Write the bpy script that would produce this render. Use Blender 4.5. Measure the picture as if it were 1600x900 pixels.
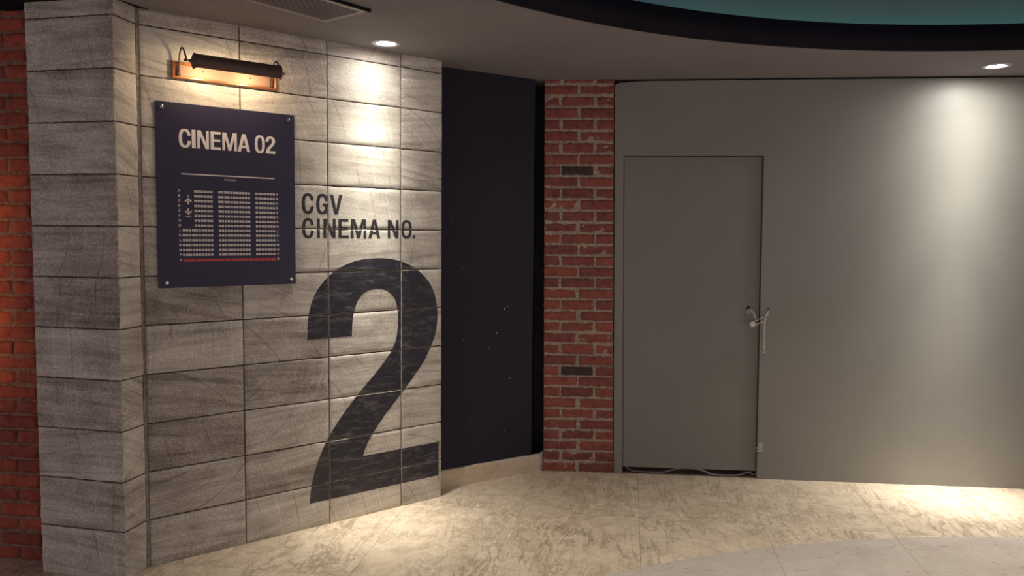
import bpy, bmesh, math, random
from mathutils import Vector, Matrix, noise
from mathutils.geometry import tessellate_polygon
PI = math.pi
S = bpy.context.scene
COL = S.collection
for o in list(bpy.data.objects): bpy.data.objects.remove(o)
H = 2.527                                             # ceiling height

# ------------------------------------------------------------------ camera
PITCH, ROLL, F_PX = 0.0683, 0.0090, 1234.6
cf = Vector((0, math.cos(PITCH), -math.sin(PITCH))); cu = Vector((0, math.sin(PITCH), math.cos(PITCH))); cx = Vector((1, 0, 0))
rx = math.cos(ROLL) * cx + math.sin(ROLL) * cu; ru = -math.sin(ROLL) * cx + math.cos(ROLL) * cu
cam = bpy.data.objects.new('camera', bpy.data.cameras.new('camera')); COL.objects.link(cam)
cam.matrix_world = Matrix(((rx.x, ru.x, -cf.x, 0), (rx.y, ru.y, -cf.y, 0), (rx.z, ru.z, -cf.z, 1.55), (0, 0, 0, 1)))
cam.data.sensor_width = 36; cam.data.sensor_fit = 'HORIZONTAL'; cam.data.lens = F_PX / 1600 * 36
cam.data.clip_start = .05
S.camera = cam

# ------------------------------------------------------------------ world, lights, exposure
wd = bpy.data.worlds.new('world'); S.world = wd; wd.use_nodes = True
wd.node_tree.nodes['Background'].inputs[0].default_value = (.49, .425, .46, 1)
wd.node_tree.nodes['Background'].inputs[1].default_value = .82
S.view_settings.view_transform = 'Standard'; S.view_settings.look = 'None'
S.view_settings.exposure = .95; S.view_settings.gamma = 1; S.view_settings.use_curve_mapping = False
WARM = (1, .86, .66)
NEUT = (1, .955, .86)

def light(name, kind, loc, power, color, parent=None, radius=.03, spot=None, blend=1, aim=None):
    d = bpy.data.lights.new(name, kind); d.energy = power; d.color = color; d.shadow_soft_size = radius
    if kind == 'SPOT': d.spot_size = math.radians(spot); d.spot_blend = blend
    o = bpy.data.objects.new(name, d); COL.objects.link(o); o.location = loc
    if aim is not None: o.rotation_euler = (Vector(aim) - Vector(loc)).to_track_quat('-Z', 'Y').to_euler()
    return o

IES = [(0, .72), (.067, .60), (.111, .43), (.148, .30), (.25, .120), (.34, .050), (.44, .023), (.62, .010), (.80, .004), (.95, 0)]
IES_WIDE = [(0, .72), (.067, .60), (.111, .43), (.148, .30), (.25, .140), (.34, .086), (.42, .060), (.50, .043), (.60, .027), (.80, .010), (.95, 0)]
def photometric(o, IES=IES):
    """beam profile of a reflector lamp: strength by the angle from its axis"""
    d = o.data; d.use_nodes = True; nt = d.node_tree; em = nt.nodes['Emission']
    tc = nt.nodes.new('ShaderNodeTexCoord'); sx = nt.nodes.new('ShaderNodeSeparateXYZ'); nt.links.new(tc.outputs['Normal'], sx.inputs[0])
    m = nt.nodes.new('ShaderNodeMath'); m.operation = 'ABSOLUTE'; nt.links.new(sx.outputs['Z'], m.inputs[0])
    a = nt.nodes.new('ShaderNodeMath'); a.operation = 'ARCCOSINE'; nt.links.new(m.outputs[0], a.inputs[0])
    q = nt.nodes.new('ShaderNodeMath'); q.operation = 'DIVIDE'; q.inputs[1].default_value = PI / 2; nt.links.new(a.outputs[0], q.inputs[0])
    r = nt.nodes.new('ShaderNodeValToRGB'); e = r.color_ramp.elements; nt.links.new(q.outputs[0], r.inputs[0])
    e[0].position, e[0].color = 0, (IES[0][1],) * 3 + (1,); e[1].position, e[1].color = .95, (0, 0, 0, 1)
    r.color_ramp.interpolation = 'B_SPLINE'
    for p, v in IES[1:-1]:
        k = e.new(p); k.color = (v, v, v, 1)
    nt.links.new(r.outputs[0], em.inputs['Strength'])

# orange lamp of the passage to the left, out of the frame
pa = light('passage_lamp_light', 'AREA', (-2.98, 2.75, 1.36), .42, (1, .52, .17), aim=(-2.52, 3.66, 1.36))
pa.data.shape = 'RECTANGLE'; pa.data.size = .04; pa.data.size_y = 1.0; pa.data.spread = math.radians(36)

# ------------------------------------------------------------------ node helpers
def mat(name):
    m = bpy.data.materials.new(name); m.use_nodes = True
    nt = m.node_tree; b = nt.nodes['Principled BSDF']
    return m, nt, b
def N(nt, t, **k):
    n = nt.nodes.new(t)
    for a, v in k.items():
        if a.startswith('i_'):
            n.inputs[a[2:].replace('_', ' ')].default_value = v
        else: setattr(n, a, v)
    return n
def L(nt, a, b): nt.links.new(a, b)
def ramp(nt, src, stops):
    r = N(nt, 'ShaderNodeValToRGB'); e = r.color_ramp.elements
    e[0].position, e[0].color = stops[0][0], (*stops[0][1], 1)
    e[1].position, e[1].color = stops[-1][0], (*stops[-1][1], 1)
    for p, c in stops[1:-1]:
        q = e.new(p); q.color = (*c, 1)
    L(nt, src, r.inputs[0]); return r.outputs[0]
def mix(nt, fac, a, b, mode='MIX'):
    m = N(nt, 'ShaderNodeMix', data_type='RGBA', blend_type=mode)
    for v, i in ((fac, 0), (a, 6), (b, 7)):
        if hasattr(v, 'is_linked') or isinstance(v, bpy.types.NodeSocket): L(nt, v, m.inputs[i])
        elif i == 0: m.inputs[i].default_value = v
        else: m.inputs[i].default_value = (*v, 1)
    return m.outputs[2]
def math_n(nt, op, a, b=0):
    m = N(nt, 'ShaderNodeMath', operation=op)
    for v, i in ((a, 0), (b, 1)):
        if isinstance(v, bpy.types.NodeSocket): L(nt, v, m.inputs[i])
        else: m.inputs[i].default_value = v
    return m.outputs[0]
def noise_n(nt, vec, scale, detail=4, rough=.55, dist=0):
    n = N(nt, 'ShaderNodeTexNoise'); n.inputs['Scale'].default_value = scale; n.inputs['Detail'].default_value = detail
    n.inputs['Roughness'].default_value = rough; n.inputs['Distortion'].default_value = dist
    L(nt, vec, n.inputs['Vector']); return n.outputs['Fac']
def mapping(nt, vec, scale=(1, 1, 1), rot=(0, 0, 0), loc=(0, 0, 0)):
    m = N(nt, 'ShaderNodeMapping'); m.inputs['Scale'].default_value = scale; m.inputs['Rotation'].default_value = rot
    m.inputs['Location'].default_value = loc; L(nt, vec, m.inputs['Vector']); return m.outputs[0]
def bump(nt, b, h, strength=.5, dist=.002, prev=None):
    n = N(nt, 'ShaderNodeBump'); n.inputs['Strength'].default_value = strength; n.inputs['Distance'].default_value = dist
    L(nt, h, n.inputs['Height'])
    if prev is not None: L(nt, prev, n.inputs['Normal'])
    L(nt, n.outputs[0], b.inputs['Normal']); return n.outputs[0]
def plain(name, color, rough=.5, metal=0, emit=None, strength=0, spec=.5):
    m, nt, b = mat(name)
    b.inputs['Base Color'].default_value = (*color, 1); b.inputs['Roughness'].default_value = rough
    b.inputs['Metallic'].default_value = metal; b.inputs['Specular IOR Level'].default_value = spec
    if emit: b.inputs['Emission Color'].default_value = (*emit, 1); b.inputs['Emission Strength'].default_value = strength
    return m

def stone_nodes(nt):
    """sandstone slab: streaks along the slab, grain, saw arcs; reads tile_uv and tone"""
    uv = N(nt, 'ShaderNodeAttribute', attribute_name='tile_uv').outputs['Vector']
    tone = N(nt, 'ShaderNodeAttribute', attribute_name='tone').outputs['Fac']
    st = mapping(nt, uv, (1.5, 17, 1))
    s1 = noise_n(nt, st, 1.0, 5, .6, .9)
    st2 = mapping(nt, uv, (3, 48, 1))
    s2 = noise_n(nt, st2, 1.0, 4, .6, .7)
    g = noise_n(nt, uv, 150, 3, .7)
    big = noise_n(nt, uv, 6, 3, .5, .4)
    light_c = ramp(nt, s1, [(.30, (.45, .405, .34)), (.48, (.62, .57, .485)), (.66, (.69, .64, .555))])
    dark_c = ramp(nt, s1, [(.32, (.145, .118, .098)), (.5, (.285, .240, .205)), (.68, (.40, .35, .305))])
    # tone pushed around by the large noise so a slab goes from pale to dark in bands
    tt = math_n(nt, 'ADD', tone, math_n(nt, 'MULTIPLY', math_n(nt, 'SUBTRACT', big, .5), 1.2))
    tc = N(nt, 'ShaderNodeClamp'); L(nt, tt, tc.inputs[0])
    c = mix(nt, tc.outputs[0], light_c, dark_c)
    v2 = ramp(nt, s2, [(.30, (.72, .70, .68)), (.48, (1, 1, 1)), (.7, (1.1, 1.1, 1.1))])
    c = mix(nt, .65, c, v2, 'MULTIPLY')
    gr = ramp(nt, g, [(.34, (.55, .55, .55)), (.5, (1, 1, 1)), (.64, (1.75, 1.72, 1.68))])
    gf = math_n(nt, 'ADD', math_n(nt, 'MULTIPLY', tc.outputs[0], .55), .25)
    c = mix(nt, gf, c, gr, 'MULTIPLY')
    w = N(nt, 'ShaderNodeTexWave', wave_type='RINGS', rings_direction='Z'); w.inputs['Scale'].default_value = 1.7
    w.inputs['Distortion'].default_value = .5; w.inputs['Detail'].default_value = 2; w.inputs['Detail Scale'].default_value = .5
    L(nt, mapping(nt, uv, (1, 1, 1), (0, 0, .7), (.45, .25, 0)), w.inputs['Vector'])
    arc = ramp(nt, w.outputs['Fac'], [(.0, (1.3, 1.3, 1.28)), (.004, (1, 1, 1)), (.993, (1, 1, 1)), (1, (.68, .66, .64))])
    am = ramp(nt, noise_n(nt, uv, 3.2, 1), [(.42, (0, 0, 0)), (.56, (.9, .9, .9))])
    c = mix(nt, am, c, arc, 'MULTIPLY')
    # pits
    vo = N(nt, 'ShaderNodeTexVoronoi'); vo.inputs['Scale'].default_value = 24; L(nt, uv, vo.inputs['Vector'])
    pit = ramp(nt, vo.outputs['Distance'], [(.03, (.35, .32, .3)), (.07, (1, 1, 1))])
    c = mix(nt, .6, c, pit, 'MULTIPLY')
    h = math_n(nt, 'ADD', math_n(nt, 'MULTIPLY', s2, .7), math_n(nt, 'ADD', math_n(nt, 'MULTIPLY', g, .45), s1))
    return c, h, g, s2, uv
def stone_mat():
    m, nt, b = mat('sandstone'); c, h, g, s2, uv = stone_nodes(nt)
    L(nt, c, b.inputs['Base Color']); b.inputs['Roughness'].default_value = .72; b.inputs['Specular IOR Level'].default_value = .25
    bump(nt, b, h, .35, .0025); return m
def paint_on_stone(name, dark, wear):
    m, nt, b = mat(name); c, h, g, s2, uv = stone_nodes(nt)
    a = noise_n(nt, mapping(nt, uv, (9, 34, 1), (0, 0, .45)), 1, 5, .7, .8)
    f = ramp(nt, a, [(.50, (0, 0, 0)), (.85, (wear, wear, wear))])
    base = mix(nt, ramp(nt, noise_n(nt, uv, 9, 4), [(.35, (0, 0, 0)), (.75, (1, 1, 1))]), dark, tuple(v * 1.9 for v in dark))
    L(nt, mix(nt, f, base, c), b.inputs['Base Color'])
    b.inputs['Roughness'].default_value = .5; bump(nt, b, h, .45, .003); return m
def brick_mat(name, cols, dark, grain=.5):
    m, nt, b = mat(name)
    tone = N(nt, 'ShaderNodeAttribute', attribute_name='tone').outputs['Fac']
    co = N(nt, 'ShaderNodeTexCoord').outputs['Object']
    c = ramp(nt, tone, [(0, cols[0]), (.5, cols[1]), (.93, cols[2]), (1, dark)])
    n1 = ramp(nt, noise_n(nt, co, 26, 5, .65), [(.32, (.55, .52, .5)), (.5, (1, 1, 1)), (.72, (1.35, 1.25, 1.15))])
    c = mix(nt, .85, c, n1, 'MULTIPLY')
    n2 = noise_n(nt, co, 210, 3, .7)
    c = mix(nt, grain, c, ramp(nt, n2, [(.35, (.6, .6, .6)), (.5, (1, 1, 1)), (.7, (1.35, 1.3, 1.3))]), 'MULTIPLY')
    L(nt, c, b.inputs['Base Color']); b.inputs['Roughness'].default_value = .8
    bump(nt, b, math_n(nt, 'ADD', noise_n(nt, co, 45, 5, .65), math_n(nt, 'MULTIPLY', n2, .4)), .7, .005); return m
def mortar_mat(name, a, c2, scale=60):
    m, nt, b = mat(name); co = N(nt, 'ShaderNodeTexCoord').outputs['Object']
    n = noise_n(nt, co, scale, 5, .65)
    L(nt, ramp(nt, n, [(.35, a), (.65, c2)]), b.inputs['Base Color']); b.inputs['Roughness'].default_value = .9
    bump(nt, b, n, .8, .006); return m
def painted_wall_mat(name, color, rough, var=.07, dents=.15, sc=1.3, spec=.5):
    m, nt, b = mat(name); co = N(nt, 'ShaderNodeTexCoord').outputs['Object']
    n = noise_n(nt, co, sc, 4, .5)
    a = tuple(v * (1 - var) for v in color); c2 = tuple(v * (1 + var) for v in color)
    L(nt, ramp(nt, n, [(.35, a), (.65, c2)]), b.inputs['Base Color'])
    L(nt, ramp(nt, noise_n(nt, co, 4, 4), [(.3, (rough - .05,) * 3), (.7, (rough + .08,) * 3)]), b.inputs['Roughness'])
    b.inputs['Specular IOR Level'].default_value = spec
    h = math_n(nt, 'ADD', noise_n(nt, co, 5, 2), math_n(nt, 'MULTIPLY', noise_n(nt, mapping(nt, co, (1, 1, .35)), 160, 3), .12))
    bump(nt, b, h, dents, .01); return m
def marble_mat(name, veins=1.):
    m, nt, b = mat(name)
    uv = N(nt, 'ShaderNodeAttribute', attribute_name='tile_uv').outputs['Vector']
    tone = N(nt, 'ShaderNodeAttribute', attribute_name='tone').outputs['Fac']
    wob = N(nt, 'ShaderNodeTexNoise'); wob.inputs['Scale'].default_value = 5; wob.inputs['Detail'].default_value = 5; L(nt, uv, wob.inputs['Vector'])
    wv = N(nt, 'ShaderNodeVectorMath', operation='MULTIPLY_ADD'); L(nt, wob.outputs['Color'], wv.inputs[0]); wv.inputs[1].default_value = (.22, .22, .0); L(nt, uv, wv.inputs[2])
    st = mapping(nt, wv.outputs[0], (1, .42, 1))
    vo = N(nt, 'ShaderNodeTexVoronoi', feature='DISTANCE_TO_EDGE'); vo.inputs['Scale'].default_value = 8; L(nt, st, vo.inputs['Vector'])
    vo2 = N(nt, 'ShaderNodeTexVoronoi', feature='DISTANCE_TO_EDGE'); vo2.inputs['Scale'].default_value = 27; L(nt, st, vo2.inputs['Vector'])
    rg = noise_n(nt, mapping(nt, uv, (10, 2.4, 1), (0, 0, .12)), 1, 7, .66, .5)
    rd = math_n(nt, 'ABSOLUTE', math_n(nt, 'SUBTRACT', rg, .5))
    v1 = ramp(nt, rd, [(0, (1, 1, 1)), (.008, (.6, .6, .6)), (.045, (0, 0, 0))])
    v2 = ramp(nt, vo2.outputs['Distance'], [(0, (.75, .75, .75)), (.05, (0, 0, 0))])
    mask = ramp(nt, noise_n(nt, uv, 3.2, 4, .6), [(.42, (0, 0, 0)), (.62, (1, 1, 1))])
    mask2 = ramp(nt, noise_n(nt, mapping(nt, uv, (1, 1, 1), (0, 0, 0), (3, 5, 2)), 2.5, 4, .6), [(.40, (.15, .15, .15)), (.62, (1, 1, 1))])
    base = ramp(nt, noise_n(nt, uv, 9, 8, .68, .8), [(.30, (.48, .37, .26)), (.5, (.66, .535, .39)), (.70, (.78, .66, .50))])
    base = mix(nt, math_n(nt, 'MULTIPLY', tone, .30), base, (.50, .37, .25))
    c = mix(nt, math_n(nt, 'MULTIPLY', math_n(nt, 'MULTIPLY', v1, mask2), .72 * veins), base, (.15, .10, .06))
    c = mix(nt, math_n(nt, 'MULTIPLY', math_n(nt, 'MULTIPLY', v2, mask), .55 * veins), c, (.20, .135, .08))
    sp = ramp(nt, noise_n(nt, uv, 60, 3), [(.60, (0, 0, 0)), (.75, (.35, .35, .35))])
    c = mix(nt, sp, c, (.80, .72, .58))
    L(nt, c, b.inputs['Base Color']); b.inputs['Roughness'].default_value = .38; b.inputs['Specular IOR Level'].default_value = .35
    return m
def terrazzo_mat():
    m, nt, b = mat('pale_marble'); uv = N(nt, 'ShaderNodeAttribute', attribute_name='tile_uv').outputs['Vector']
    base = ramp(nt, noise_n(nt, uv, 6, 6, .6, .5), [(.3, (.46, .385, .325)), (.7, (.57, .49, .42))])
    s = noise_n(nt, mapping(nt, uv, (1, 2.6, 1), (0, 0, -.25)), 17, 2, .5, .4)
    c = mix(nt, ramp(nt, s, [(.63, (0, 0, 0)), (.70, (.65, .65, .65))]), base, (.30, .23, .19))
    s2 = noise_n(nt, mapping(nt, uv, (1, 2.2, 1), (0, 0, .5)), 42, 2, .5, .4)
    c = mix(nt, ramp(nt, s2, [(.66, (0, 0, 0)), (.72, (.6, .6, .6))]), c, (.34, .27, .23))
    vo = N(nt, 'ShaderNodeTexVoronoi', feature='F1'); vo.inputs['Scale'].default_value = 8; L(nt, mapping(nt, uv, (1, 1.9, 1)), vo.inputs['Vector'])
    c = mix(nt, ramp(nt, vo.outputs['Distance'], [(.06, (.7, .7, .7)), (.11, (0, 0, 0))]), c, (.27, .16, .09))
    L(nt, c, b.inputs['Base Color']); b.inputs['Roughness'].default_value = .33; b.inputs['Specular IOR Level'].default_value = .35; return m
def brushed(name, color, rough, metal=1, sc=40):
    m, nt, b = mat(name); co = N(nt, 'ShaderNodeTexCoord').outputs['Object']
    n = noise_n(nt, co, sc, 4, .6)
    L(nt, ramp(nt, n, [(.3, tuple(v * .8 for v in color)), (.7, tuple(min(1, v * 1.15) for v in color))]), b.inputs['Base Color'])
    L(nt, ramp(nt, n, [(.3, (rough - .06,) * 3), (.7, (rough + .08,) * 3)]), b.inputs['Roughness'])
    b.inputs['Metallic'].default_value = metal; return m

M = {}
M['stone'] = stone_mat()
M['joint'] = mortar_mat('stone_joint', (.035, .026, .020), (.12, .10, .08), 30)
M['joint_light'] = mortar_mat('corner_joint', (.16, .13, .10), (.30, .26, .21), 40)
M['numeral'] = paint_on_stone('numeral_paint', (.011, .010, .016), .30)
M['lettering'] = paint_on_stone('lettering_paint', (.018, .017, .019), .08)
M['brick'] = brick_mat('red_brick', [(.32, .090, .058), (.25, .072, .052), (.19, .058, .046)], (.060, .030, .030))
M['mortar'] = mortar_mat('brick_mortar', (.26, .20, .155), (.50, .41, .32))
M['brick2'] = brick_mat('passage_brick', [(.36, .070, .030), (.28, .052, .026), (.22, .040, .022)], (.12, .03, .02))
M['mortar2'] = mortar_mat('passage_mortar', (.12, .055, .035), (.30, .17, .12))
M['navy'] = painted_wall_mat('navy_paint', (.017, .0155, .027), .5, .12, .15, spec=.25)
M['grey'] = painted_wall_mat('grey_paint', (.235, .222, .192), .46, .05, .18)
M['door'] = painted_wall_mat('grey_door_paint', (.205, .198, .170), .5, .05, .10)
M['ceil'] = painted_wall_mat('ceiling_paint', (.25, .227, .238), .8, .06, .12, spec=.2)
M['ceil_dark'] = painted_wall_mat('dark_ceiling', (.012, .012, .018), .8, .1, .05, spec=.1)
M['fascia'] = painted_wall_mat('fascia_paint', (.010, .008, .014), .75, .2, .05, spec=.15)
M['cove'] = painted_wall_mat('cove_paint', (.20, .21, .22), .8, .04, .04, spec=.1)
M['marble'] = marble_mat('beige_marble')
M['terrazzo'] = terrazzo_mat()
M['skirting'] = marble_mat('skirting_marble', .25)
M['floor_joint'] = plain('floor_joint', (.22, .165, .11), .8)
M['sign'] = painted_wall_mat('navy_acrylic', (.026, .021, .050), .44, .06, .0, 3)
M['sign'].node_tree.nodes['Principled BSDF'].inputs['Coat Weight'].default_value = .0
M['cream'] = plain('cream_print', (.90, .82, .74), .5)
M['red_print'] = plain('red_print', (.62, .06, .07), .5)
M['copper'] = brushed('copper', (.62, .27, .12), .36, .9, 12)
M['plate'] = brushed('brushed_copper_plate', (.42, .255, .16), .60, .45, 10)
M['bronze'] = brushed('dark_bronze', (.115, .070, .058), .48, .45, 25)
M['steel'] = brushed('steel', (.62, .58, .52), .25)
M['old_steel'] = brushed('dull_steel', (.80, .77, .70), .3, .5)
M['brass'] = brushed('padlock_steel', (.55, .50, .43), .35, .6)
M['trim_w'] = plain('white_trim', (.55, .55, .56), .4)
M['lens'] = plain('lamp_lens', (.9, .9, .9), .4, 0, (1, .97, .95), 14)
M['bulb'] = plain('bulb_glass', (.9, .8, .6), .4, 0, (1, .78, .48), 9)
M['grille'] = plain('grille_metal', (.26, .225, .225), .5)
M['vent_frame'] = plain('vent_frame_paint', (.42, .37, .37), .6)
M['black'] = plain('black_void', (.004, .004, .005), .9, spec=.05)
M['cable'] = brushed('cable_sheath', (.17, .145, .145), .5, 0, 60)
M['plaster'] = mortar_mat('rough_plaster', (.30, .27, .24), (.62, .58, .53), 80)
M['led'] = plain('led_strip', (.5, .8, .9), .5, 0, (.04, .33, .62), 4.5)
M['led_y'] = plain('led_strip_green', (.5, .8, .6), .5, 0, (.14, .52, .45), 4.5)
M['chip'] = plain('bare_plaster_fleck', (.55, .50, .44), .8)

# ------------------------------------------------------------------ mesh helpers
def link(name, bm, m, parent=None, smooth=False, origin=None):
    me = bpy.data.meshes.new(name)
    if parent is not None: origin = parent.location
    if origin is not None:
        for v in bm.verts: v.co -= Vector(origin)
    bmesh.ops.recalc_face_normals(bm, faces=bm.faces[:])
    bm.to_mesh(me); bm.free()
    for k in (m if isinstance(m, (list, tuple)) else [m]): me.materials.append(k)
    if smooth:
        for p in me.polygons: p.use_smooth = True
    o = bpy.data.objects.new(name, me); COL.objects.link(o)
    if parent is not None: o.parent = parent
    elif origin is not None: o.location = origin
    return o
def thing(name, label, cat, loc, group=None):
    o = bpy.data.objects.new(name, None); COL.objects.link(o); o.location = loc; o.empty_display_size = .05
    o['label'] = label; o['category'] = cat
    if group: o['group'] = group
    return o
def tag(o, label=None, cat=None, group=None, kind=None):
    if label: o['label'] = label
    if cat: o['category'] = cat
    if group: o['group'] = group
    if kind: o['kind'] = kind
    return o
def bx(bm, P, a, b, mi=0):
    """box between corners a,b in the frame P(u, off, z)"""
    vs = [bm.verts.new(P(x, y, z)) for x in (a[0], b[0]) for y in (a[1], b[1]) for z in (a[2], b[2])]
    for f in ((0, 1, 3, 2), (4, 6, 7, 5), (0, 4, 5, 1), (2, 3, 7, 6), (0, 2, 6, 4), (1, 5, 7, 3)):
        fc = bm.faces.new([vs[i] for i in f]); fc.material_index = mi
    return vs
def tube(bm, pts, r, seg=10, close=False, cap=True):
    pts = [Vector(p) for p in pts]; n = len(pts); rings = []
    prev = None
    for i, p in enumerate(pts):
        if close: t = pts[(i + 1) % n] - pts[i - 1]
        else: t = pts[min(i + 1, n - 1)] - pts[max(i - 1, 0)]
        t.normalize()
        if prev is None:
            a = t.cross(Vector((0, 0, 1)))
            if a.length < .1: a = t.cross(Vector((1, 0, 0)))
        else: a = prev - t * prev.dot(t)
        a.normalize(); prev = a; b = t.cross(a)
        rr = r[i] if isinstance(r, (list, tuple)) else r
        rings.append([bm.verts.new(p + a * rr * math.cos(2 * PI * k / seg) + b * rr * math.sin(2 * PI * k / seg)) for k in range(seg)])
    m = n if close else n - 1
    for i in range(m):
        A, B = rings[i], rings[(i + 1) % n]
        for k in range(seg): bm.faces.new((A[k], A[(k + 1) % seg], B[(k + 1) % seg], B[k]))
    if cap and not close: bm.faces.new(rings[0][::-1]); bm.faces.new(rings[-1])
def lathe(bm, c, axis, prof, seg=24):
    """profile (distance along the axis, radius)"""
    axis = Vector(axis).normalized(); a = axis.cross(Vector((0, 0, 1)))
    if a.length < .1: a = axis.cross(Vector((1, 0, 0)))
    a.normalize(); b = axis.cross(a); rings = []
    for d, r in prof:
        p = Vector(c) + axis * d
        if r < 1e-6: rings.append([bm.verts.new(p)])
        else: rings.append([bm.verts.new(p + a * r * math.cos(2 * PI * k / seg) + b * r * math.sin(2 * PI * k / seg)) for k in range(seg)])
    for A, B in zip(rings, rings[1:]):
        for k in range(seg):
            q = [A[k % len(A)], A[(k + 1) % len(A)], B[(k + 1) % len(B)], B[k % len(B)]]
            q = [v for i, v in enumerate(q) if v not in q[:i]]
            if len(q) > 2: bm.faces.new(q)
def smooth_path(pts, n=6, close=False):
    out = []; m = len(pts); P = [Vector(p) for p in pts]
    for i in range(m if close else m - 1):
        g = (lambda j: P[j % m]) if close else (lambda j: P[max(0, min(m - 1, j))])
        a, b, c, d = g(i - 1), g(i), g(i + 1), g(i + 2)
        for k in range(n):
            t = k / n
            out.append(.5 * ((2 * b) + (c - a) * t + (2 * a - 5 * b + 4 * c - d) * t * t + (3 * b - a - 3 * c + d) * t ** 3))
    if not close: out.append(P[-1])
    return out
def frame_of(A, B, lean=None):
    A = Vector((*A, 0)); B = Vector((*B, 0)); d = (B - A).normalized(); n = Vector((d.y, -d.x, 0)); Lw = (B - A).length
    def P(u, off, z):
        if lean: u = u + lean(u) * (z - 1.26) / 1.26
        p = A + d * u + n * off; return Vector((p.x, p.y, z))
    return P, d, n, Lw
C_, D_, B_, A_ = (-1.6618, 3.5465), (-.4077, 4.5706), (-1.693, 3.390), (-2.1196, 3.4892)
E_, F_, I_ = (.2052, 5.0852), (.6509, 5.0556), (3.1883, 4.8081)
SW, sd, sn, SL = frame_of(C_, D_)
CW, _, _, CL = frame_of(B_, C_)
PW, _, _, PL = frame_of(A_, B_)
BW, _, _, BL = frame_of(E_, F_, lambda u: -.011 - .016 * u)
GW, gd, gn, GL = frame_of(F_, I_, lambda u: -.018 * max(0, 1 - u / 1.9))

# ------------------------------------------------------------------ glyphs (condensed grotesque, cap height 1)
def sup(cx_, cy, rx_, ry, a0, a1, n=22, e=2.5):
    out = []
    for i in range(n + 1):
        a = math.radians(a0 + (a1 - a0) * i / n); c, s = math.cos(a), math.sin(a)
        out.append((cx_ + rx_ * math.copysign(abs(c) ** (2 / e), c), cy + ry * math.copysign(abs(s) ** (2 / e), s)))
    return out
def sup_until(cx_, cy, rx_, ry, y, top, n=22, e=2.5):
    """arc from the right side at height y over the top (or under the bottom) to the left middle"""
    pts = sup(cx_, cy, rx_, ry, 0, 180, 60, e) if top else sup(cx_, cy, rx_, ry, 0, -180, 60, e)
    return [p for p in pts if (p[1] >= y if top else p[1] <= y) or p[0] < cx_]
def glyph(ch):
    if ch in 'O0':
        w = .62 if ch == 'O' else .56; s = .155
        return w, [sup(w/2, .5, w/2, .515, 0, 360, 60)[:-1], sup(w/2, .5, w/2 - s, .38, 0, 360, 60)[:-1]]
    if ch in 'CG':
        w = .62; s = .165
        o = sup_until(w/2, .5, w/2, .515, .655, True) ; i = sup_until(w/2, .5, w/2 - s, .375, .655, True)
        o2 = sup_until(w/2, .5, w/2, .515, .37, False); i2 = sup_until(w/2, .5, w/2 - s, .375, .37, False)
        if ch == 'C':
            return w, [[(w, .655)] + o[1:] + o2[::-1][1:-1] + [(w, .37), (w - s, .37)] + i2[1:-1] + i[::-1][:-1] + [(w - s, .655)]]
        o2b = [p for p in o2 if p[0] < w * .80 or p[1] > .5]
        i2b = [p for p in i2 if p[0] < w - s or p[1] > .5]
        return w, [[(w, .655)] + o[1:] + o2b[::-1][1:] + [(w - .125, .085), (w - .105, 0), (w, 0), (w, .535), (.335, .535), (.335, .405), (w - s, .405)] + i2b[1:-1] + i[::-1][:-1] + [(w - s, .655)]]
    if ch == 'I': return .15, [[(0, 0), (.15, 0), (.15, 1), (0, 1)]]
    if ch == 'N': return .62, [[(0, 0), (.145, 0), (.145, .70), (.44, 0), (.62, 0), (.62, 1), (.475, 1), (.475, .32), (.19, 1), (0, 1)]]
    if ch == 'E': return .50, [[(0, 0), (.50, 0), (.50, .14), (.155, .14), (.155, .44), (.47, .44), (.47, .575), (.155, .575), (.155, .86), (.49, .86), (.49, 1), (0, 1)]]
    if ch == 'M': return .78, [[(0, 0), (.14, 0), (.14, .72), (.32, 0), (.46, 0), (.64, .72), (.64, 0), (.78, 0), (.78, 1), (.565, 1), (.39, .33), (.215, 1), (0, 1)]]
    if ch == 'A': return .62, [[(0, 0), (.155, 0), (.20, .215), (.42, .215), (.465, 0), (.62, 0), (.395, 1), (.225, 1)], [(.232, .345), (.388, .345), (.31, .76)]]
    if ch == 'V': return .60, [[(.215, 0), (.385, 0), (.60, 1), (.445, 1), (.30, .24), (.155, 1), (0, 1)]]
    if ch == '.': return .15, [[(0, 0), (.15, 0), (.15, 1), (0, 1)]]
TWO = [(.7873, .9960), (1.0408, .9960), (1.044, 1.0691), (1.0561, 1.1324), (1.0801, 1.1905), (1.1222, 1.2300), (1.1829, 1.2456), (1.245, 1.2367), (1.2951, 1.1991), (1.3208, 1.1405), (1.3268, 1.0551), (1.3154, .9700), (1.2920, .9100), (1.2648, .8693), (1.1894, .7870), (1.0792, .6811), (.9898, .5842), (.9139, .4873), (.856, .3854), (.8158, .2767), (.7982, .1960), (.7915, .1318), (.9169, .1318), (1.3604, .1318), (1.601, .1318), (1.601, .3315), (1.3669, .3315), (1.104, .3315), (1.1326, .3988), (1.182, .469), (1.245, .5436), (1.3607, .6623), (1.4399, .7487), (1.5047, .8287), (1.5472, .9032), (1.5778, .9795), (1.5901, 1.0572), (1.5877, 1.1289), (1.5678, 1.2085), (1.5245, 1.2806), (1.4509, 1.3446), (1.3594, 1.3888), (1.2703, 1.408), (1.1834, 1.4120), (1.0987, 1.4051), (1.0163, 1.3832), (.9354, 1.3416), (.8702, 1.2833), (.8255, 1.2175), (.8, 1.1464), (.7885, 1.0751)]
HARD = {0, 1, 21, 24, 25, 27}
def two_outline():
    # smooth the runs between the hard corners
    out = []; n = len(TWO); hs = sorted(HARD)
    for a, b in zip(hs, hs[1:] + [hs[0] + n]):
        seg = [(*TWO[i % n], 0) for i in range(a, b + 1)]
        sp = smooth_path(seg, 5) if len(seg) > 3 else [Vector(p) for p in seg]
        out += [(p.x, p.y) for p in sp[:-1]]
    return out
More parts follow.
